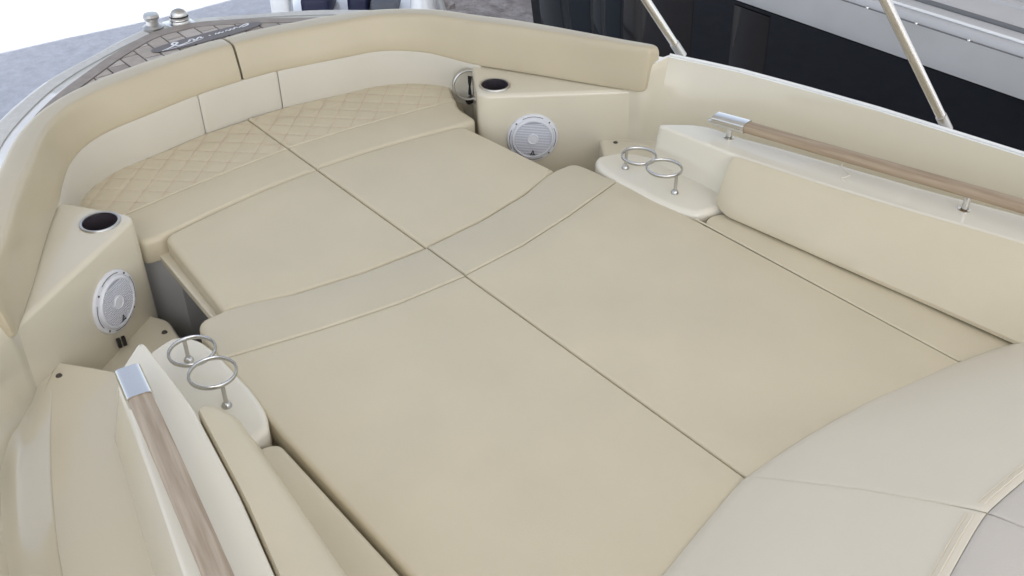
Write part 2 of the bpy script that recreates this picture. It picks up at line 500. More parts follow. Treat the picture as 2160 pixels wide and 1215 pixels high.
# foredeck teak: planks laid fore-and-aft with butt joints, clipped to the panel outline
TE = [(0, 1.155), (.10, 1.14), (.26, 1.048), (.40, .945), (.50, .865), (.60, .765), (.68, .66)]
tout = [Vector((p.x, p.y)) for p in catmull([(x, y, 0) for x, y in full(TE)], .03)]
teak_poly = tout + [Vector((.66, .60)), Vector((.40, .64)), Vector((0, .68)), Vector((-.40, .64)), Vector((-.66, .60))]
def clip_poly(poly, a, b, c):      # keep a*x+b*y<=c
    out = []
    for i in range(len(poly)):
        p, q = poly[i], poly[(i + 1) % len(poly)]
        dp, dq = a * p.x + b * p.y - c, a * q.x + b * q.y - c
        if dp <= 0: out.append(p)
        if (dp < 0 < dq) or (dq < 0 < dp): out.append(p.lerp(q, dp / (dp - dq)))
    return out
def slab(name, poly, z0, z1, m, parent, inset=.0):
    if len(poly) < 3: return
    area = abs(sum(p.x * q.y - q.x * p.y for p, q in zip(poly, poly[1:] + poly[:1]))) / 2
    if area < 2e-4: return
    bm = bmesh.new()
    lo = [bm.verts.new((p.x, p.y, z0)) for p in poly]; hi = [bm.verts.new((p.x, p.y, z1)) for p in poly]
    bm.faces.new(hi); n = len(poly)
    for i in range(n): bm.faces.new((lo[i], lo[(i + 1) % n], hi[(i + 1) % n], hi[i]))
    return obj(name, bm, m, parent, smooth=False)
teak = bpy.data.objects.new("teak_foredeck", None); link(teak, boat)
o = slab("caulking", teak_poly, .1522, .1545, CAULK, teak)
# margin plank
inner = [p.lerp(Vector((0, .62)), .085) for p in tout]
rows = [[(a.x, a.y, .1545), (a.x, a.y, .1600), (b.x, b.y, .1600), (b.x, b.y, .1545)] for a, b in zip(tout, inner)]
bm, _ = loft(rows); obj("margin_plank", bm, TEAK[2], teak, smooth=False)
field = [p.lerp(Vector((0, .62)), .10) for p in tout] + teak_poly[len(tout):]
W_, Ln = .062, .10
k0 = -11
for kx in range(-11, 12):
    x0 = kx * W_ + .003; x1 = (kx + 1) * W_ - .003
    col = clip_poly(clip_poly(field, 1, 0, x1), -1, 0, -x0)
    if len(col) < 3: continue
    off = (.5 * Ln if kx % 2 else 0)
    for ky in range(4, 14):
        y0 = ky * Ln + off + .003; y1 = (ky + 1) * Ln + off - .003
        pc = clip_poly(clip_poly(col, 0, 1, y1), 0, -1, -y0)
        if len(pc) >= 3:
            slab("plank", pc, .1545, .1600 + random.uniform(-.0004, .0004), random.choice(TEAK), teak)

# logo inlay: dark rounded lozenge with flowing white script (illegible in the photograph, so its strokes are followed)
bm = bmesh.new()
cy = .985
poly = [Vector((.06 + .205 * math.copysign(abs(math.cos(a)) ** .8, math.cos(a)), cy + .036 * math.copysign(abs(math.sin(a)) ** .8, math.sin(a)))) for a in [2 * math.pi * k / 40 for k in range(40)]]
bm.faces.new([bm.verts.new((p.x, p.y, .1632)) for p in poly])
obj("logo_plate", bm, LOGO, teak, smooth=False)
def stroke(bm, pts, w, z=.1636):
    P = [Vector((x, y)) for x, y in pts]
    P = [Vector((p.x, p.y)) for p in catmull([(p.x, p.y, 0) for p in P], .004)]
    L_ = []
    for i, p in enumerate(P):
        t = (P[min(i + 1, len(P) - 1)] - P[max(i - 1, 0)]).normalized(); nrm = Vector((-t.y, t.x)); ww = w * (.6 + .6 * math.sin(math.pi * i / len(P)))
        L_.append((bm.verts.new((*(p + nrm * ww), z)), bm.verts.new((*(p - nrm * ww), z + .0001))))
    for a, b in zip(L_, L_[1:]): bm.faces.new((a[0], b[0], b[1], a[1]))
bm = bmesh.new()
def S_(pts, w=.0028, z=.1636): stroke(bm, [(x, cy + y) for x, y in pts], w, z)
S_([(-.115, -.018), (-.09, -.012), (-.06, .002), (-.045, .016), (-.055, .024), (-.066, .010), (-.05, -.010), (-.02, -.004), (0, .006)], .0038)
S_([(-.10, -.020), (-.05, -.018), (0, -.012), (.04, -.006)], .0022, .16365)
S_([(-.01, .004), (0, .014), (.012, .010), (.006, -.002), (.018, .000), (.03, .012), (.04, .012), (.034, .002), (.046, .004)], .003, .1637)
S_([(.066, .004), (.072, .006)], .004, .16375)
S_([(.088, -.002), (.094, .010), (.100, .000), (.108, .010), (.114, .000), (.122, .008)], .0026, .1638)
S_([(.128, .002), (.136, .012), (.143, .002), (.152, .012), (.160, .004), (.17, .016), (.178, .006)], .0028, .16385)
S_([(.18, .004), (.20, .016), (.222, .020), (.214, .008), (.19, .002)], .0034, .1639)
obj("logo_script", bm, LETTER, teak, smooth=False)

# ------------------------------------------------------------------ bow hardware
bow = bpy.data.objects.new("bow_roller", None); link(bow, boat)
bm = bmesh.new()
MH = Matrix.Translation((.046, 1.176, .156)) @ Matrix.Rotation(R(-20), 4, 'Z') @ Matrix.Diagonal((.88, .66, .86, 1))
lathe(bm, [(.041, 0), (.042, .006), (.037, .012), (.036, .030), (.033, .046), (.024, .058), (.010, .064), (0, .065)], 28, MH)
obj("hood", bm, STEELB, bow)
bm = bmesh.new(); lathe(bm, [(.0375, .014), (.0395, .016), (.0395, .021), (.0372, .023)], 28, MH); obj("hood_ring", bm, STEEL, bow)
bm = bmesh.new(); lathe(bm, [(.0365, .029), (.0377, .030), (.0374, .034), (.0358, .035)], 28, MH); obj("hood_groove", bm, BLACK, bow)
bm = bmesh.new(); box(bm, .0, .095, 1.13, 1.23, .1535, .1575); bevel(bm, .0015); obj("roller_plate", bm, STEEL, bow)
bm = bmesh.new()
lathe(bm, [(.036, 0), (.037, .012), (.030, .016), (.022, .020), (.020, .034), (.026, .040), (.029, .050), (.024, .058), (0, .060)], 24, Matrix.Translation((-.045, 1.198, .150)))
obj("mooring_bollard", bm, STEELB, boat)

# ------------------------------------------------------------------ bow backrest skirt panels (below the bolster)
def arcrange(x0, x1): return [i for i in range(NS) if x0 <= fA[i].x <= x1]
fAf = resamp(full(A), 481)
def skirt(x0, x1):
    idx = [p.copy() for i, p in enumerate(fAf) if x0 <= p.x <= x1]
    idx[0].x = x0; idx[-1].x = x1
    bm = bmesh.new(); rows = []
    for j, p in enumerate(idx):
        q = idx[min(j + 1, len(idx) - 1)]; o_ = idx[max(j - 1, 0)]
        t = (q - o_).normalized(); nrm = Vector((t.y, -t.x))      # inward
        e = 0 if 0 < j < len(idx) - 1 else .004
        prof = [(-.010, -.05), (.004 - e, -.05), (.006 - e, .02), (.003 - e, zlow(p.y) - .012), (-.002 - e, zlow(p.y) + .003), (-.010, zlow(p.y) + .003)]
        rows.append([(p.x + nrm.x * a, p.y + nrm.y * a, z) for a, z in prof])
    loft(rows, bm, close_rows=True)
    return obj("backrest_skirt_panel", bm, VINYLW, boat)
skirt(-.72, -.1512); skirt(-.1488, .1318); skirt(.1342, .72)

# ------------------------------------------------------------------ coaming bolsters (lift-off cushions)
PROF = [(.04, .0), (.0, .010), (.03, .040), (.09, .070), (.15, .098), (.20, .120), (.245, .132), (.31, .138), (.40, .1395), (.70, .139), (.88, .134), (.98, .118), (1.0, .085), (.98, .045), (.85, .030), (.5, .015), (.25, .0)]
PR = [tuple(p) for p in []]
def closed_cat(P, n=4):
    out = []; N = len(P); V = [Vector(p) for p in P]
    for i in range(N):
        p0, p1, p2, p3 = V[i - 1], V[i], V[(i + 1) % N], V[(i + 2) % N]
        for k in range(n):
            t = k / n; out.append(.5 * ((2 * p1) + (p2 - p0) * t + (2 * p0 - 5 * p1 + 4 * p2 - p3) * t * t + (3 * p1 - p0 - 3 * p2 + p3) * t ** 3))
    return out
PR = closed_cat(PROF, 3)
fK5 = resamp(full(K), 481)
def bolster(idx, endcap):
    cu, cz = .45, .075
    rows = []
    n = len(idx)
    acc = [0.]
    for a, b in zip(idx, idx[1:]): acc.append(acc[-1] + (fAf[b] - fAf[a]).length)
    T = acc[-1]
    for j, i in enumerate(idx):
        a, k = fAf[i], fK5[i]
        d0, d1 = acc[j], T - acc[j]
        s = 1.
        for d, r in ((d0, endcap[0]), (d1, endcap[1])):
            if d < r: s = min(s, 1 - (r / .13) * .75 * (1 - math.sqrt(max(0, 1 - (1 - d / r) ** 2))))
        wob = .0022 * noise.noise(Vector((acc[j] * 7, 3., 0)))
        row = []
        for u, z in PR:
            uu = cu + (u - cu) * s; zz = cz + (z - cz) * s
            p = a + (k - a) * uu
            zz2 = zlow(a.y) + zz / .139 * (.242 - zlow(a.y))
            row.append((p.x, p.y, zz2 + wob + .001 * noise.noise(Vector((acc[j] * 4, u * 3, 5.)))))
        rows.append(row)
    bm, V = loft(rows, close_rows=True)
    bm.faces.new(V[0]); bm.faces.new(V[-1][::-1])
    return bm
iseam = min(range(481), key=lambda i: abs(fAf[i].x - .014) + (0 if fAf[i].y > .3 else 9))
b1 = obj("backrest_bolster", bolster(list(range(iseam, 481)), (.006, .028)), VINYL2)
tag(b1, "long curved beige bolster running above the right cup holder and round white speaker", "bolster", "curved backrest bolsters round the bow")
b2 = obj("backrest_bolster", bolster(list(range(0, iseam)), (.028, .006)), VINYL2)
tag(b2, "curved beige bolster sweeping down the left edge beside the left cup holder", "bolster", "curved backrest bolsters round the bow")
for o in (b1, b2): pass

# ------------------------------------------------------------------ speaker pods (moulded corner boxes with cup holder and speaker)
P_top = [(.572, .135), (1.045, -.195), (1.13, -.14), (.93, .36), (.80, .47), (.745, .40)]
def pod(s):
    keys = [(s * x, y) for x, y in P_top]; rad = [.045, 0, 0, 0, 0, .01]
    if s < 0: keys = keys[::-1]; rad = rad[::-1]
    out = rounded(keys, rad, step=.03)
    # hole for the cup: build the top around it
    root = bpy.data.objects.new("speaker_pod", None); link(root, boat)
    bm = bmesh.new(); n = len(out); r = .014; layers = [[bm.verts.new((p.x, p.y - .012, -.40)) for p in out]]
    for k in range(6):
        a = math.pi / 2 * k / 5
        off = offset(out, r * (1 - math.cos(a)))
        layers.append([bm.verts.new((p.x, p.y, .094 - r + r * math.sin(a))) for p in off])
    last = offset(out, r)
    for Aa, Bb in zip(layers, layers[1:]):
        for i in range(n): j = (i + 1) % n; bm.faces.new((Aa[i], Aa[j], Bb[j], Bb[i]))
    c = Vector((s * .664, .160)); hole = [c + Vector((math.cos(a), math.sin(a))) * .046 for a in [2 * math.pi * k / 32 for k in range(32)]]
    hv = [bm.verts.new((p.x, p.y, .094)) for p in hole]; hb = [bm.verts.new((p.x, p.y, .03)) for p in hole]
    res = delaunay_2d_cdt([Vector(p) for p in last + hole], [(i, (i + 1) % n) for i in range(n)] + [(n + i, n + (i + 1) % 32) for i in range(32)], [], 1, 1e-6)
    allv = layers[-1] + hv
    mp = {k: allv[o_[0]] for k, o_ in enumerate(res[3]) if o_}
    for f in res[2]:
        ctr = sum((res[0][i] for i in f), Vector((0, 0))) / 3
        if (ctr - c).length < .0455: continue
        try: bm.faces.new([mp[i] for i in f])
        except Exception: pass
    for i in range(32): bm.faces.new((hv[i], hv[(i + 1) % 32], hb[(i + 1) % 32], hb[i]))
    obj("pod_moulding", bm, GEL, root)
    mt = Matrix.Translation((c.x, c.y, .094))
    bm = bmesh.new()
    lathe(bm, [(.0445, .0), (.0445, .004), (.047, .0055), (.051, .005), (.0525, .0015), (.0525, 0)], 40, mt)
    obj("cup_holder_rim", bm, STEELB, root)
    bm = bmesh.new()
    lathe(bm, [(.0448, .001), (.044, -.004), (.042, -.075), (.039, -.078), (.012, -.078), (0, -.078)], 36, mt)
    obj("cup_holder_well", bm, WELL, root)
    return root
pods = {s: pod(s) for s in (1, -1)}

def speaker(s):
    root = bpy.data.objects.new("speaker", None); link(root, boat)
    d = Vector((.829 * s, -.559, 0)) ; nrm = Vector((-.559 * s, -.829, .03)).normalized()
    ex = d.normalized() * (1 if s > 0 else -1); ex = (ex - nrm * ex.dot(nrm)).normalized(); ey = nrm.cross(ex)
    if ey.z < 0: ey = -ey; ex = ey.cross(nrm)
    c = Vector((s * .7155, .0262, -.0618)) + nrm * -.004
    M_ = Matrix(((ex.x, ey.x, nrm.x, c.x), (ex.y, ey.y, nrm.y, c.y), (ex.z, ey.z, nrm.z, c.z), (0, 0, 0, 1)))
    bm = bmesh.new()
    lathe(bm, [(.084, -.004), (.0855, .003), (.083, .008), (.074, .0105), (.0735, .0085), (.0715, .0085), (.071, .012), (.067, .017), (.063, .017), (.061, .0125), (0, .0125)], 56, M_)
    obj("flange", bm, SPK, root)
    bm = bmesh.new()
    y = -.054
    while y < .0545:
        hw = math.sqrt(max(0, .0605 ** 2 - y * y))
        if hw > .01:
            box(bm, -hw, hw, y - .0013, y + .0013, .0125, .0155, M_)
        y += .0058
    obj("grille", bm, SPK, root, smooth=False)
    bm = bmesh.new()
    lathe(bm, [(.0608, .0132), (.04, .0137), (0, .0137)], 40, M_); obj("grille_cloth", bm, GRILLE, root)
    bm = bmesh.new()
    lathe(bm, [(.019, .013), (.0185, .018), (.0165, .0195), (.0145, .018), (.013, .0175), (.007, .0185), (0, .019)], 28, M_); obj("tweeter_dome", bm, SPK, root)
    # dark triangular maker's mark at the bottom of the grille
    bm = bmesh.new()
    def q(pts, z=.0175): bm.faces.new([bm.verts.new(M_ @ Vector((x, y_, z))) for x, y_ in pts])
    q([(-.0032, -.040), (.0015, -.040), (.0040, -.049), (.0010, -.049)]); q([(-.0030, -.043), (-.0006, -.047), (-.0058, -.0575), (-.0110, -.0575)], .0177)
    q([(.0030, -.050), (.0085, -.0575), (.0035, -.0575), (.0000, -.0515)], .0179)
    q([(-.0008, -.050), (.0018, -.0575), (-.0025, -.0575)], .0181)
    obj("emblem", bm, BLACK, root, smooth=False)
    for k in range(4):
        a = R(45 + 90 * k); bm = bmesh.new()
        lathe(bm, [(0, .011), (.0030, .011), (.0026, .0125), (0, .0128)], 10, M_ @ Matrix.Translation((.0775 * math.cos(a), .0775 * math.sin(a), -.001)))
        obj("screw", bm, SCREW, root)
    for k in range(4):
        bm = bmesh.new(); a0 = R(90 * k - 26); pts = [M_ @ Vector((.0775 * math.cos(a0 + R(52) * j / 12), .0775 * math.sin(a0 + R(52) * j / 12), .0095)) for j in range(13)]
        tube(bm, pts, .0011, 6)
        obj("slot", bm, SCREW, root)
    return root
speaker(1); speaker(-1)
# little dark cable clip below the port speaker
bm = bmesh.new()
for dx in (0, .013): box(bm, -.744 + dx, -.735 + dx, -.004, .006, -.185, -.158, Matrix.Rotation(R(0), 4, 'Z'))
obj("cable_clip", bm, BLACK, boat, smooth=False)

# grab rings on the inner side of each pod
for s in (1, -1):
    root = bpy.data.objects.new("grab_ring", None); link(root, boat)
    nrm = Vector((-s * .45, -.88, .12)).normalized(); cx = Vector((s * .676, .322, .038 if s > 0 else .008))
    u = Vector((0, 0, 1)).cross(nrm).normalized(); w = nrm.cross(u)
    bm = bmesh.new()
    N_ = 40; rows = []
    for k in range(N_ + 1):
        a = 2 * math.pi * k / N_; e = u * math.cos(a) + w * math.sin(a)
        rows.append([cx + e * r_ + nrm * h_ for r_, h_ in ((.047, -.012), (.0505, -.014), (.054, -.012), (.054, .012), (.0505, .014), (.047, .012))])
    loft(rows, bm, close_rows=True); obj("ring", bm, STEELB, root)
    bm = bmesh.new(); p0 = cx + u * (-.02 * s) ; tube(bm, [cx + Vector((s * .03, .02, -.05)), cx + Vector((s * .03, .02, .02))], .014, 12)
    tube(bm, [cx + Vector((s * .0, .0, -.062)), cx + Vector((s * .045, .01, -.062))], .014, 12)
    obj("ring_socket", bm, BLACK, root)

# ------------------------------------------------------------------ cockpit floor, seat base, side ledges
bm = bmesh.new()
vs = [bm.verts.new(p) for p in ((-1.3, -3.2, -.42), (1.3, -3.2, -.42), (1.2, -.3, -.42), (.9, .2, -.42), (0, .7, -.42), (-.9, .2, -.42), (-1.2, -.3, -.42))]
bm.faces.new(vs); obj("cockpit_sole", bm, GREY, boat, smooth=False)
bm = bmesh.new()
for s in (1, -1):
    pass
loft([[(x, y, -.42), (x, y, -.075)] for x, y in ((-.70, .45), (-.60, .22), (-.50, .14), (0, .19), (.50, .14), (.60, .22), (.70, .45))], bm)
obj("bow_seat_base", bm, GREY, boat)
bm = bmesh.new(); vs = [bm.verts.new((x, y, -.075)) for x, y in ((-.60, .22), (-.50, .14), (0, .19), (.50, .14), (.60, .22), (.72, .42), (.5, .6), (0, .68), (-.5, .6), (-.72, .42))]
bm.faces.new(vs); obj("bow_seat_top", bm, GEL, boat, smooth=False)
# pad support structure under the front sunpads (a table on a pedestal) and aft locker
bm = bmesh.new(); tube(bm, [(0, -.1, -.42), (0, -.1, -.085)], .04, 16); obj("table_pedestal", bm, STEELB, boat)
bm = bmesh.new()
box(bm, -.60, .60, -3.0, -.42, -.42, -.085); obj("sunpad_locker", bm, GREY, boat, smooth=False)

def zled(x, y): return -.08
for s in (1, -1):
    # low forward ledge
    keys = [(s * .585, .05), (s * .60, -.10), (s * .62, -.34), (s * 1.03, -.5), (s * 1.06, -.22), (s * .62, .12)]
    if s < 0: keys = keys[::-1]
    # CCW check: starboard order goes aft then outboard then forward -> CCW
    out = rounded(keys, [.02] * 6, step=.05)
    pad("lower_ledge", out, -.20, -.42, .008, GEL, boat, grid=.2)
    keys = [(.912, -.088), (.80, -.24), (.78, -.45), (.85, -1.2), (1.0, -3.0), (1.36, -3.0), (1.27, -1.3), (1.18, -.80), (1.085, -.43), (1.03, -.235)]
    keys = [(s * x, y) for x, y in keys]
    if s < 0: keys = keys[::-1]
    out = rounded(keys, [0, .02, 0, 0, 0, 0, 0, 0, 0, 0][::(1 if s > 0 else -1)], step=.06)
    pad("side_ledge", out, -.08, -.42, .010, GEL, boat, grid=.25)
    # raised fillet between the ledge and the bulwark
    inn = catmull([(.93, -.10, 0), (.952, -.17, 0), (1.005, -.315, 0), (1.058, -.465, 0), (1.135, -.74, 0), (1.20, -1.1, 0), (1.25, -1.7, 0), (1.28, -3.0, 0)], .05)
    outc = catmull([(1.0, -.16, 0), (1.04, -.24, 0), (1.075, -.33, 0), (1.118, -.44, 0), (1.20, -.72, 0), (1.25, -1.07, 0), (1.31, -1.7, 0), (1.35, -3.0, 0)], .05)
    n = min(len(inn), len(outc)); rows = []
    for k in range(40):
        a = inn[int(k / 39 * (len(inn) - 1))]; b = outc[int(k / 39 * (len(outc) - 1))]
        h = sm(0, 4, k)
        hz_ = lambda z: -.083 + (z + .083) * h
        rows.append([(s * a.x, a.y, hz_(-.083)), (s * (a.x + .0015), a.y, hz_(-.075)), (s * (a.x + .004), a.y, hz_(-.0725)), (s * (a.x * .5 + b.x * .5), (a.y + b.y) / 2, hz_(-.056)), (s * (b.x - .012), b.y, hz_(-.038)), (s * (b.x - .003), b.y, hz_(-.030)), (s * (b.x + .006), b.y, hz_(-.015)), (s * (b.x + .03), b.y + .0, hz_(.02))])
    bm, _ = loft(rows); obj("bulwark_fillet", bm, GEL, boat)
    bm = bmesh.new()
    lathe(bm, [(0, 0), (.008, 0), (.0065, .003), (0, .004)], 14, Matrix.Translation((s * .929, -.151, -.08)))
    obj("deck_screw", bm, SCREW, boat)
    bm = bmesh.new()
    lathe(bm, [(0, 0), (.008, 0), (.0065, .003), (0, .004)], 14, Matrix.Translation((s * .618, .005, -.20)))
    obj("deck_screw", bm, SCREW, boat)

# ------------------------------------------------------------------ armrest consoles: shelf + raised coaming + handrail
IN = [(.797, -.43), (.812, -.72), (.853, -.99), (.895, -1.2), (.96, -1.48), (1.03, -1.8), (1.10, -2.3), (1.2, -3.0)]
OUTT = [(.897, -.53), (.955, -.84), (1.025, -1.18), (1.085, -1.42), (1.15, -1.8), (1.22, -2.3), (1.28, -3.0)]
INb = [(.80, -.40), (.80, -.72), (.84, -.99), (.88, -1.2), (.94, -1.48), (1.0, -1.8), (1.06, -2.3), (1.1, -3.0)]
OUTb = [(.905, -.40), (1.0, -.84), (1.075, -1.18), (1.13, -1.42), (1.19, -1.8), (1.25, -2.3), (1.30, -3.0)]
def ztop_arm(x, y): return .14 + .035 * max(0, min(1.8, (-.45 - y)))
for s in (1, -1):
    root = bpy.data.objects.new("armrest_console", None); link(root, boat)
    top = IN + OUTT[::-1]; bot = INb + OUTb[::-1]
    rad = [.035, .02] + [.03] * 5 + [0, 0] + [.03] * 5 + [.05]
    top = [(s * x, y) for x, y in top]; bot = [(s * x, y) for x, y in bot]
    # order IN (fwd->aft) then OUT (aft->fwd): CCW on starboard
    if s < 0: top = top[::-1]; bot = bot[::-1]; rad = rad[::-1]
    o1, o2 = rounded(top, rad, bot, step=.04)
    pad("armrest_moulding", o1, ztop_arm, -.09, .0065, GELW, root, bottom=o2, grid=.12,
        rfun=lambda p: 1 + 3.0 * sm(0, .02, abs(p.x) - (.85 + .26 * (-.43 - p.y))) * sm(-.56, -.68, p.y))
    # shelf
    sh = [(.688, -.298), (.648, -.345), (.637, -.42), (.638, -.60), (.648, -.675), (.672, -.728), (.712, -.738), (.74, -.748), (.83, -.78), (.83, -.42), (.775, -.325)]
    rad = [.03, .03, .03, .03, .03, .03, .015, .02, 0, 0, .03]
    sh = [(s * x, y) for x, y in sh]
    if s < 0: sh = sh[::-1]; rad = rad[::-1]
    pad("drinks_shelf", rounded(sh, rad, step=.02), .0145, -.09, .016, GELW, root, grid=.1)
    # double ring cup holder
    rg = bpy.data.objects.new("drink_ring_holder", None); link(rg, boat)
    for cy_, z_ in ((-.461, .0745), (-.562, .0775)):
        bm = bmesh.new()
        rows = []
        for k in range(49):
            a = 2 * math.pi * k / 48
            rows.append([(s * .7065 + math.cos(a) * r_, cy_ + math.sin(a) * r_, z_ + h_) for r_, h_ in [(.0505 + .0035 * math.cos(b_), .0055 * math.sin(b_)) for b_ in [2 * math.pi * q_ / 10 for q_ in range(10)]]])
        loft(rows, bm, close_rows=True); bmesh.ops.remove_doubles(bm, verts=bm.verts, dist=1e-5)
        obj("ring", bm, STEELR, rg)
    for y_, z_, x_ in ((-.4135, .0745, .703), (-.609, .0775, .708)):
        bm = bmesh.new(); tube(bm, [(s * x_, y_, .015), (s * x_, y_, z_)], .0048, 12)
        lathe(bm, [(0, .0), (.0115, 0), (.0115, .003), (.0085, .009), (.006, .012), (.0048, .013)], 18, Matrix.Translation((s * x_, y_, .0145)))
        obj("ring_post", bm, STEELR, rg)
    # handrail
    hr = bpy.data.objects.new("handrail", None); link(hr, boat)
    path = catmull([(.8945, -.682, .196), (.93, -.90, .206), (.978, -1.18, .219), (1.022, -1.43, .230), (1.08, -1.8, .245), (1.15, -2.3, .26), (1.2, -2.8, .27)], .06)
    def oval(path_, hw, hh, n_=18, e=.55):
        rows_ = []
        for i, p in enumerate(path_):
            t_ = (path_[min(i + 1, len(path_) - 1)] - path_[max(i - 1, 0)]).normalized()
            u_ = t_.cross(Vector((0, 0, 1))).normalized(); w_ = u_.cross(t_)
            row_ = []
            for k in range(n_):
                a = 2 * math.pi * k / n_; ca, sa = math.cos(a), math.sin(a)
                row_.append(p + u_ * hw * math.copysign(abs(ca) ** e, ca) + w_ * hh * math.copysign(abs(sa) ** e, sa))
            rows_.append(row_)
        return rows_
    P_ = [Vector((s * p.x, p.y, p.z)) for p in path]
    bm, V = loft(oval(P_, .0225, .0125, 20, .6), close_rows=True); bm.faces.new(V[0]); bm.faces.new(V[-1][::-1])
    obj("wooden_bar", bm, WOOD if s > 0 else WOOD2, hr)
    cp = [Vector((s * x, y, z)) for x, y, z in ((.8775, -.578, .190), (.8795, -.588, .1905), (.8965, -.690, .1965))]
    rows = oval(cp, .0255, .0155, 20, .45)
    rows[0] = [cp[0] + (Vector(p) - cp[0]) * .82 + Vector((0, .0, 0)) for p in rows[0]]
    for q, p in enumerate(rows[0]):      # slanted nose: top sits back
        p += Vector((0, -.018 if p.z > cp[0].z else .006, 0))
    bm, V = loft(rows, close_rows=True); bm.faces.new(V[0]); bm.faces.new(V[-1][::-1])
    obj("steel_end_cap", bm, STEEL, hr)
    for x, y in ((.884, -.640), (1.0, -1.305), (1.11, -2.0)):
        zt_ = ztop_arm(x, y); zr = .196 + (-.68 - y) * .045 - .012
        bm = bmesh.new(); tube(bm, [(s * x, y, zt_ - .002), (s * x, y, zr)], .0085, 14)
        lathe(bm, [(0, 0), (.015, 0), (.015, .003), (.0095, .006)], 20, Matrix.Translation((s * x, y, zt_ - .001)))
        obj("rail_post", bm, STEEL, hr)

# moulded joint line on the starboard armrest top
bm = bmesh.new()
jp = catmull([(.905, -1.02, 0), (.915, -1.00, 0), (.945, -1.005, 0), (.965, -.965, 0), (.985, -.955, 0)], .01)
tube(bm, [(p.x, p.y, ztop_arm(p.x, p.y) + .0003) for p in jp], .0018, 6)
obj("moulding_seam", bm, GELW, boat)

# ------------------------------------------------------------------ struts standing on the starboard gunwale
sdv = Vector((-.4991, .2963, .8143))
for bx, by in ((1.154, -.21), (1.342, -1.05)):
    r_ = bpy.data.objects.new("canopy_strut", None); link(r_, boat)
    p0 = Vector((bx, by, .185)); bm = bmesh.new(); tube(bm, [p0 + sdv * .02, p0 + sdv * 1.75], .0135, 18); obj("tube", bm, STEELP, r_)
    bm = bmesh.new(); tube(bm, [p0, p0 + sdv * .055], .0155, 18)
    obj("foot_socket", bm, STEELB, r_)
    

# ------------------------------------------------------------------ bow seat cushions (quilted)
PITCH = .0905
def quilt(x, y, s):
    d1 = abs(((x - y) / PITCH + .5 - .45) % 1 - .5) * PITCH / 1.414; d2 = abs(((x + y) / PITCH + .5 - .45) % 1 - .5) * PITCH / 1.414
    return d1, d2
def seam_y(x): return .372 - .10 * x * x - .04 * abs(x)
def front_y(x): return .205 - .20 * x * x - .02 * abs(x)
def seat(s):
    root = thing("bow_seat_cushion", "", "seat cushion", group="quilted seat cushions in the bow")
    fx = [(.006 + (x / 6) * .52) for x in range(7)]
    # plain front strip
    keys = [(.0015, front_y(0) - .004), (.17, front_y(.17)), (.34, front_y(.34)), (.525, .145), (.580, .150), (.585, .245), (.612, seam_y(.612) - .0015), (.40, seam_y(.40) - .0015), (.2, seam_y(.2) - .0015), (.0015, seam_y(0) - .0015)]
    rad = [0, 0, 0, .012, .03, .02, 0, 0, 0, 0]
    keys = [(s * x, y) for x, y in keys]
    if s < 0: keys = keys[::-1]; rad = rad[::-1]
    def rf(p): return 1.0 if (abs(p.x) < .01 or p.y > seam_y(p.x) - .01) else 3.6
    zt = (lambda x, y: .000) if s < 0 else (lambda x, y: .003)
    pad("plain_front_band", rounded(keys, rad, step=.02), zt, -.075, .0042, VINYL, root, disp=soft(.0025, 5, .003, 2 + s), rfun=rf, bot_r=.006)
    keys = [(.0015, seam_y(0) + .0015), (.2, seam_y(.2) + .0015), (.4, seam_y(.4) + .0015), (.612, seam_y(.612) + .0015), (.66, .40), (.705, .372), (.684, .42), (.64, .493), (.595, .545), (.50, .585), (.33, .606), (.155, .638), (.0015, .640)]
    rad = [0, 0, 0, 0, .0, .02, .02, .02, .02, .02, .02, .02, .012]
    keys = [(s * x, y) for x, y in keys]
    if s < 0: keys = keys[::-1]; rad = rad[::-1]
    def rf2(p): return 1.0 if (abs(p.x) < .01 or p.y < seam_y(p.x) + .012) else 2.8
    def dz(x, y):
        d1, d2 = quilt(x, y, s); d = min(d1, d2)
        return .003 - .0024 * math.exp(-(d / .005) ** 2) - .004 * math.exp(-(abs(y - .60) / .05) ** 2)
    pad("quilted_panel", rounded(keys, rad, step=.02), zt, -.075, .0042, VINYL, root, disp=dz, grid=.0075, rfun=rf2)
    # stitching lines in the quilting
    poly = [Vector(k) for k in keys]
    def inside(x, y):
        c = False
        for a, b in zip(poly, poly[1:] + poly[:1]):
            if (a.y > y) != (b.y > y) and x < (b.x - a.x) * (y - a.y) / (b.y - a.y) + a.x: c = not c
        return c
    bm = bmesh.new()
    for fam in (1, -1):
        for k in range(-16, 20):
            c0 = (k + .45) * PITCH
            for q in range(0, 120):
                # segments along y
                y0 = .2 + q * .0045; y1 = y0 + .0033
                x0 = c0 + y0 if fam == 1 else c0 - y0; x1 = c0 + y1 if fam == 1 else c0 - y1
                if inside(x0, y0) and inside(x1, y1) and inside(x0, y0 + .012) and inside(x0, y0 - .006):
                    zz = zt(x0, y0) + .0012
                    e = .0011
                    dx = e * .7; dy = e * .7 * (-1 if fam == 1 else 1)
                    v = [bm.verts.new(p) for p in ((x0 - dx, y0 - dy, zz), (x0 + dx, y0 + dy, zz), (x1 + dx, y1 + dy, zz), (x1 - dx, y1 - dy, zz))]
                    bm.faces.new(v)
    obj("quilt_stitching", bm, THREAD, root, smooth=False)
    return root
seat(1)["label"] = "diamond-quilted beige bow seat cushion beside the steel grab ring and round white speaker at right"
seat(-1)["label"] = "diamond-quilted beige bow seat cushion with an exposed rounded end next to the left cup holder"

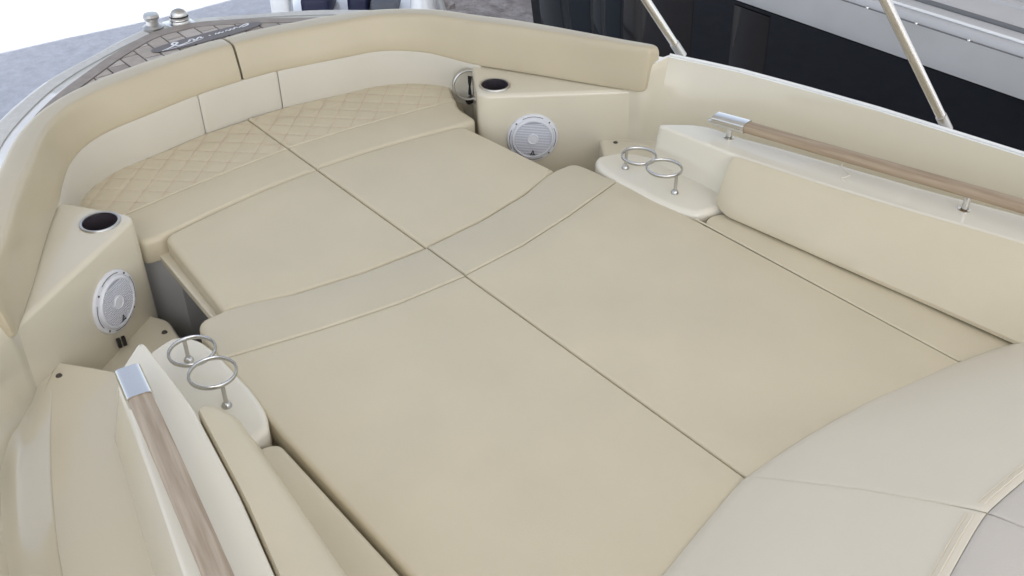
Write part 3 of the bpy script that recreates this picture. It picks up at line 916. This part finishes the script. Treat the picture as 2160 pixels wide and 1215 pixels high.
# ------------------------------------------------------------------ front sunpads
def afty(x): x = abs(x); return -.366 + .30 * x * x if x < .56 else -.272
def frontpad(s):
    keys = [(.0015, afty(0) + .004), (.2, afty(.2) + .003), (.38, afty(.38) + .003), (.548, afty(.548) + .004), (.517, .137), (.34, front_y(.34) - .006), (.17, front_y(.17) - .006), (.0015, front_y(0) - .008)]
    rad = [0, .0, 0, .012, .02, 0, 0, 0]
    keys = [(s * x, y) for x, y in keys]
    # aft edge inboard->outboard then forward: CCW for starboard
    if s < 0: keys = keys[::-1]; rad = rad[::-1]
    root = thing("front_sunpad", "", "sunpad cushion", group="flat front sunpad cushions")
    pad("cushion", rounded(keys, rad, step=.02), (0.001 if s < 0 else .003), -.055, .0075, VINYL, root, disp=soft(.003, 4, .004, 8 + s), rfun=lambda p: (1.0 if abs(p.x) < .50 else 1.8), bot_r=.006)
    kb = [(s * x, y) for x, y in ((.004, -.38), (.56, -.30), (.537, .165), (.004, .18))]; 
    if s < 0: kb = kb[::-1]
    pad("backing_board", rounded(kb, [.0, .01, .01, 0], step=.05), -.057, -.080, .003, GEL, root, grid=.2)
    return root
frontpad(1)["label"] = "smooth beige front sunpad cushion below the round white speaker at right, behind the quilted seat"
frontpad(-1)["label"] = "smooth beige front sunpad cushion on its board over the dark gap at left"

# ------------------------------------------------------------------ aft sunpads: front band + large panel
def baft(x): return -1.455 - (.19 * x * x if x > 0 else .21 * x * x / (abs(x) + .03))
def seama(x): x = abs(x); return -.536 + .27 * x * x if x < .4 else -.4928 + (x - .4) * .216 - .0
def aftpad(s):
    root = thing("aft_sunpad", "", "sunpad cushion", group="large sunpad cushions in front of the pale backrest")
    z0 = .002 if s < 0 else .0045
    fz = afty
    keys = [(.0015, seama(0) + .001), (.2, seama(.2) + .001), (.4, seama(.4) + .001), (.640, seama(.64) + .001), (.638, -.37), (.622, -.268), (.50, -.283), (.38, afty(.38) - .003), (.2, afty(.2) - .003), (.0015, afty(0) - .003)]
    rad = [0, 0, 0, 0, .03, .042, .05, 0, 0, 0]
    keys = [(s * x, y) for x, y in keys]
    if s < 0: keys = keys[::-1]; rad = rad[::-1]
    def rf(p): return 1.0 if (abs(p.x) < .01 or p.y < seama(p.x) + .012) else (1.8 if abs(p.x) < .55 else 3.6)
    pad("front_band", rounded(keys, rad, step=.02), z0 + .003, -.08, .0045, VINYLB, root, disp=soft(.003, 5, .006, 12 + s), rfun=rf, bot_r=.0)
    keys = [(.0015, -1.485), (.3, -1.55), (.659, -1.66), (.655, -.75), (.647, -.60), (.640, seama(.64) - .001), (.4, seama(.4) - .001), (.2, seama(.2) - .001), (.0015, seama(0) - .001)]
    rad = [0] * 9
    keys = [(s * x, y) for x, y in keys]
    if s < 0: keys = keys[::-1]
    def rf3(p): return 1.0 if p.y > seama(p.x) - .012 else (1.6 if abs(p.x) < .01 else (4. if s < 0 else 1.))
    pad("main_panel", rounded(keys, rad, step=.025), z0, -.08, .0028, VINYL, root, disp=soft(.009, 3.2, .005, 20 + s), grid=.03, rfun=rf3)
    return root
aftpad(1)["label"] = "large beige sunpad cushion right of the centre seam, beside the starboard shelf with drink rings"
aftpad(-1)["label"] = "large beige sunpad cushion left of the centre seam, beside the left handrail and shelf"

# side filler cushions
def side(s):
    xa = .668 if s < 0 else .6625
    keys = [(xa, -.765), (xa, -1.0), (xa, -1.62), (.90, -1.62), (.80, -.80), (.735, -.757), (.70, -.748)]
    rad = [.02, 0, 0, 0, .02, .02, .03]
    keys = [(s * x, y) for x, y in keys]
    if s < 0: keys = keys[::-1]; rad = rad[::-1]
    z = (.0 if s < 0 else .004)
    o = pad("side_seat_cushion", rounded(keys, rad, step=.025), z, -.07, .014 if s < 0 else .004, VINYL, None, disp=soft(.003, 5, .003, 30 + s))
    return o
tag(side(1), "narrow beige side seat cushion under the starboard side backrest at right", "seat cushion", "narrow side cushions flanking the sunpad")
tag(side(-1), "narrow beige side seat cushion with rounded front, behind the left drinks shelf", "seat cushion", "narrow side cushions flanking the sunpad")
# piping on the starboard side cushion join
bm = bmesh.new(); tube(bm, [(.6607, -.735 - k * .05, .0045) for k in range(17)], .0024, 8); 
o = obj("edge_piping", bm, WELT); o.parent = next(x for x in bpy.data.objects if x.name == "side_seat_cushion")

# ------------------------------------------------------------------ side backrest cushions
def sideback(s):
    ks = []
    rows = []
    ys = [-.722, -.7225, -.726, -.733, -.745, -.765] + [-.79 - .06 * k for k in range(24)]
    for j, y in enumerate(ys):
        t = (-.72 - y)
        xi = .722 + .098 * max(0, (-.79 - y)) + (.02 if y > -.79 else 0) * (1 - min(1, t / .06))
        # armrest inner edge at y
        def interp(L_, y_):
            for (xa, ya), (xb, yb) in zip(L_, L_[1:]):
                if yb <= y_ <= ya: return xa + (xb - xa) * (ya - y_) / (ya - yb)
            return L_[0][0] if y_ > L_[0][1] else L_[-1][0]
        xo = interp(IN, y) - .004; zt_ = ztop_arm(0, y) + .002
        hx, hz1 = xo - .016 - xi, zt_ - .012
        fx = min(.030, (xo - xi) * .4)
        prof = [(xi + .02, .0), (xi + .004, .003), (xi - .001, .014), (xi + .003, .045), (xi + fx * .62, .085), (xi + fx, zt_ - .026), (xi + fx + .008, zt_ - .010), (xi + fx + .022, zt_ - .002),
                (xo - .016, zt_), (xo - .004, zt_ - .003), (xo, zt_ - .014), (xo + .0, .05), (xo, .0)] if s < 0 else [(xi + .035, .010), (xi + .010, .010), (xi + .002, .016), (xi + .001, .026)] + [(xi + .004 + hx * u - .006 * math.sin(math.pi * u), .03 + (hz1 - .03) * u) for u in (.2, .4, .6, .8, .93)] + [
                (xi + hx + .008, zt_ - .003), (xo - .004, zt_ - .001), (xo, zt_ - .010), (xo + .0, .05), (xo, .0)]
        sc = .86 + .14 * math.sqrt(max(0, 1 - (1 - min(1, t / .025)) ** 2)) if t < .025 else 1
        cxm = (xi + xo) / 2 + .01; cz = .07
        dw = .0025 * noise.noise(Vector((y * 4, s, 1)))
        rows.append([(s * (cxm + (x - cxm) * sc + dw), y - .010 * (1 - z / .14) * sm(.3, 0, t), cz + (z - cz) * sc) for x, z in prof])
    bm, V = loft(rows, close_rows=True); bm.faces.new(V[0]); bm.faces.new(V[-1][::-1])
    o = obj("side_backrest_cushion", bm, VINYL)
    return o
tag(sideback(1), "long beige backrest cushion leaning on the starboard side under the wooden handrail", "backrest cushion", "side backrest cushions")
tag(sideback(-1), "long beige backrest cushion against the left armrest beside the wooden handrail", "backrest cushion", "side backrest cushions")

# ------------------------------------------------------------------ aft chaise backrest (two panels rising aft)
def chaise(s):
    root = thing("chaise_cushion", "", "chaise cushion", group="pale sloping backrest panels at the aft end of the sunpad")
    def sec(x):
        y0 = baft(x)
        L_ = [(y0 + .02, -.06), (y0 + .002, -.006), (y0 - .006, .010), (y0 - .03, .028), (y0 - .12, .088), (y0 - .24, .165), (y0 - .36, .236), (y0 - .415, .2655), (y0 - .438, .277), (y0 - .441, .277)]
        return L_
    def sec2(x):
        y0 = baft(x)
        return [(y0 - .4410, .2745), (y0 - .4425, .2775), (y0 - .452, .2815), (y0 - .50, .294), (y0 - .60, .314), (y0 - .70, .322), (y0 - .78, .28), (y0 - .80, .0)]
    xs = [.0003, .002, .006, .016] + [.05 + .05 * k for k in range(19)]
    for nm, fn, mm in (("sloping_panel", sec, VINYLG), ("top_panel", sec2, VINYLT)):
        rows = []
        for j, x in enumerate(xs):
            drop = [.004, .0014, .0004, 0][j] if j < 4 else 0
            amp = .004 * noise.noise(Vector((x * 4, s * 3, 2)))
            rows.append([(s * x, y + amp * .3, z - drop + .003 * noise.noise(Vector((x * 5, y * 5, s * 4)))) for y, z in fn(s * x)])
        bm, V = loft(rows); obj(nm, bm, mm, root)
    # double stitch by the crease
    bm = bmesh.new()
    for dy, dzz in ((.010, -.0045), (.020, -.0098)):
        tube(bm, [(s * x, baft(s * x) - .437 + dy + .0003, .2773 + dzz + .003 * noise.noise(Vector((x * 5, (baft(s * x) - .437) * 5, s * 4)))) for x in xs[3:]], .0008, 5)
    obj("crease_stitching", bm, VINYLG, root)
    return root
chaise(1)["label"] = "pale sloping aft backrest panel at the lower right, right of its centre seam"
chaise(-1)["label"] = "pale sloping aft backrest panel at the bottom right corner, left of its centre seam"
bm = bmesh.new(); loft([[(x, -1.56, -.42), (x, -1.56, -.02), (x, -1.86, .20), (x, -2.16, .19), (x, -2.17, -.42)] for x in (-1, 1)], bm, close_rows=True)
obj("backrest_base", bm, GEL, boat)

# ------------------------------------------------------------------ neighbouring black yacht
yb = thing("black_yacht", "large glossy black yacht hull with grey rubbing rail lying alongside to the right", "yacht")
X0 = 3.0
bm = bmesh.new()
rows = []
ys = [2.706, 2.69, 2.66, 2.5, 2.2, 1.5, .5, -.6, -2, -4, -8]
for y in ys:
    rows.append([(X0 + .25, y, -1.66), (X0 + .10, y, -1.3), (X0 + .02, y, -.8), (X0, y, -.40), (X0 + .02, y, -.39)])
loft(rows, bm)
v = [bm.verts.new(p) for p in ((X0 + .25, 2.706, -1.66), (X0, 2.706, -.39), (X0 + 3.2, 2.706, -.39), (X0 + 3.0, 2.706, -1.66))]
bm.faces.new(v)
obj("hull", bm, YBLACK, yb)
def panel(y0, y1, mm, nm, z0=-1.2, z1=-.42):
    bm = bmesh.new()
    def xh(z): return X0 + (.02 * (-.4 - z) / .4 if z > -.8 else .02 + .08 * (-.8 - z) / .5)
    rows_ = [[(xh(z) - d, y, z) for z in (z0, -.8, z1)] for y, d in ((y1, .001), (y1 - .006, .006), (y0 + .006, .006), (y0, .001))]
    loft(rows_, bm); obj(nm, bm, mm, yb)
panel(2.13, 2.62, YSLATE, "painted_reflection"); panel(1.86, 2.10, YSLATE, "painted_reflection"); panel(1.30, 1.84, YBROWN, "painted_reflection"); panel(.78, 1.02, YBROWN, "painted_reflection")  # coloured panels painting reflections onto the black hull side
# rubbing rail + deck above
rows = []
for y in (2.706, 2.0, 1.0, 0, -1, -2, -4, -8):
    rows.append([(X0 + .02, y, -.392), (X0 - .012, y, -.388), (X0 - .016, y, -.36), (X0 - .004, y, -.31), (X0 + .01, y, -.25), (X0 + .022, y, -.232)])
bm, _ = loft(rows); obj("rubbing_rail", bm, YGREY, yb)
rows = []
for y in (2.706, 2.0, 1.0, 0, -1, -2, -4, -8):
    rows.append([(X0 + .022, y, -.232), (X0 + .03, y, -.242), (X0 + .05, y, -.238), (X0 + .062, y, -.205), (X0 + .10, y, -.190), (X0 + .22, y, -.165), (X0 + .34, y, -.150)])
bm, _ = loft(rows); obj("side_deck", bm, YDECK, yb)
bm = bmesh.new()
rows = [[(X0 + .34, y, -.150), (X0 + .345, y, -.135), (X0 + .375, y, -.130), (X0 + .38, y, -.15), (X0 + .44, y, -.15), (X0 + .47, y, -.02), (X0 + 1.2, y, .0), (X0 + 3.2, y, -.05), (X0 + 3.2, y, -.39)] for y in (2.706, 1, -1, -4, -8)]
loft(rows, bm); obj("coachroof", bm, YDECK, yb)
YDARK = mat("dark_rubber_strip", (.16, .165, .175), .5)
for nm_, x_, z_, r_, mm_ in (("rubber_groove", X0 + .037, -.2385, .0075, YDARK), ("toe_rail", X0 + .085, -.188, .007, WHITE), ("deck_track", X0 + .165, -.172, .013, YDARK)):
    bm = bmesh.new(); tube(bm, [(x_, 2.69, z_), (x_, .5, z_), (x_, -3, z_), (x_, -8, z_)], r_, 8); obj(nm_, bm, mm_, yb)
rv = None
for k in range(14):
    y = 1.05 - k * .262
    if rv is None:
        bm = bmesh.new(); lathe(bm, [(0, .006), (.005, .005), (.008, .0), (.008, -.004)], 10); rv = obj("rivet", bm, STEEL, yb); rv.location = (X0 + .033, y, -.231)
    else:
        c = rv.copy(); scene.collection.objects.link(c); c.parent = yb; c.location = (X0 + .033, y, -.231)


# ------------------------------------------------------------------ white tender beyond the bow
td = thing("small_white_boat", "small white boat with navy and grey seats parked just beyond the bow", "boat")
def TB(name, x0, x1, y0, y1, z0, z1, m_, w=.03, rot=0., loc=(0, 0, 0)):
    bm = bmesh.new(); box(bm, x0, x1, y0, y1, z0, z1); bevel(bm, w, 3)
    for v_ in bm.verts: v_.co = Matrix.Translation(loc) @ Matrix.Rotation(rot, 4, 'Z') @ v_.co
    return obj(name, bm, m_, td)
ta = R(-39); TL = (2.22, 3.42, 0)
TB("hull", -.62, .42, -.32, .9, -1.68, -.98, WHITE, .10, ta, TL)
TB("seat", -.42, -.24, -.20, .30, -.97, -.80, NAVY, .03, ta, TL)
TB("seat", -.14, .0, -.05, .35, -.97, -.84, NAVY, .03, ta, TL)
TB("seat", .02, .20, -.12, .25, -.97, -.85, SLATE, .03, ta, TL)
TB("corner_moulding", -.60, -.48, -.28, -.1, -.99, -.6, WHITE, .03, ta, TL)

bm = bmesh.new()
o = None
cn = thing("white_stand", "white flared boat stand with a grey brace just past the coaming top", "boat stand")
bm = bmesh.new(); lathe(bm, [(.10, -.45), (.075, -.25), (.035, .0), (.03, .35), (0, .35)], 20, Matrix.Translation((2.43, 3.10, -.58))); lathe(bm, [(.10, -.45), (.12, -1.12), (0, -1.12)], 20, Matrix.Translation((2.43, 3.10, -.58))); obj("post", bm, WHITE, cn)
bm = bmesh.new(); tube(bm, [(2.46, 3.1, -.5), (2.70, 2.90, -1.7)], .022, 10); obj("brace", bm, GREY, cn)
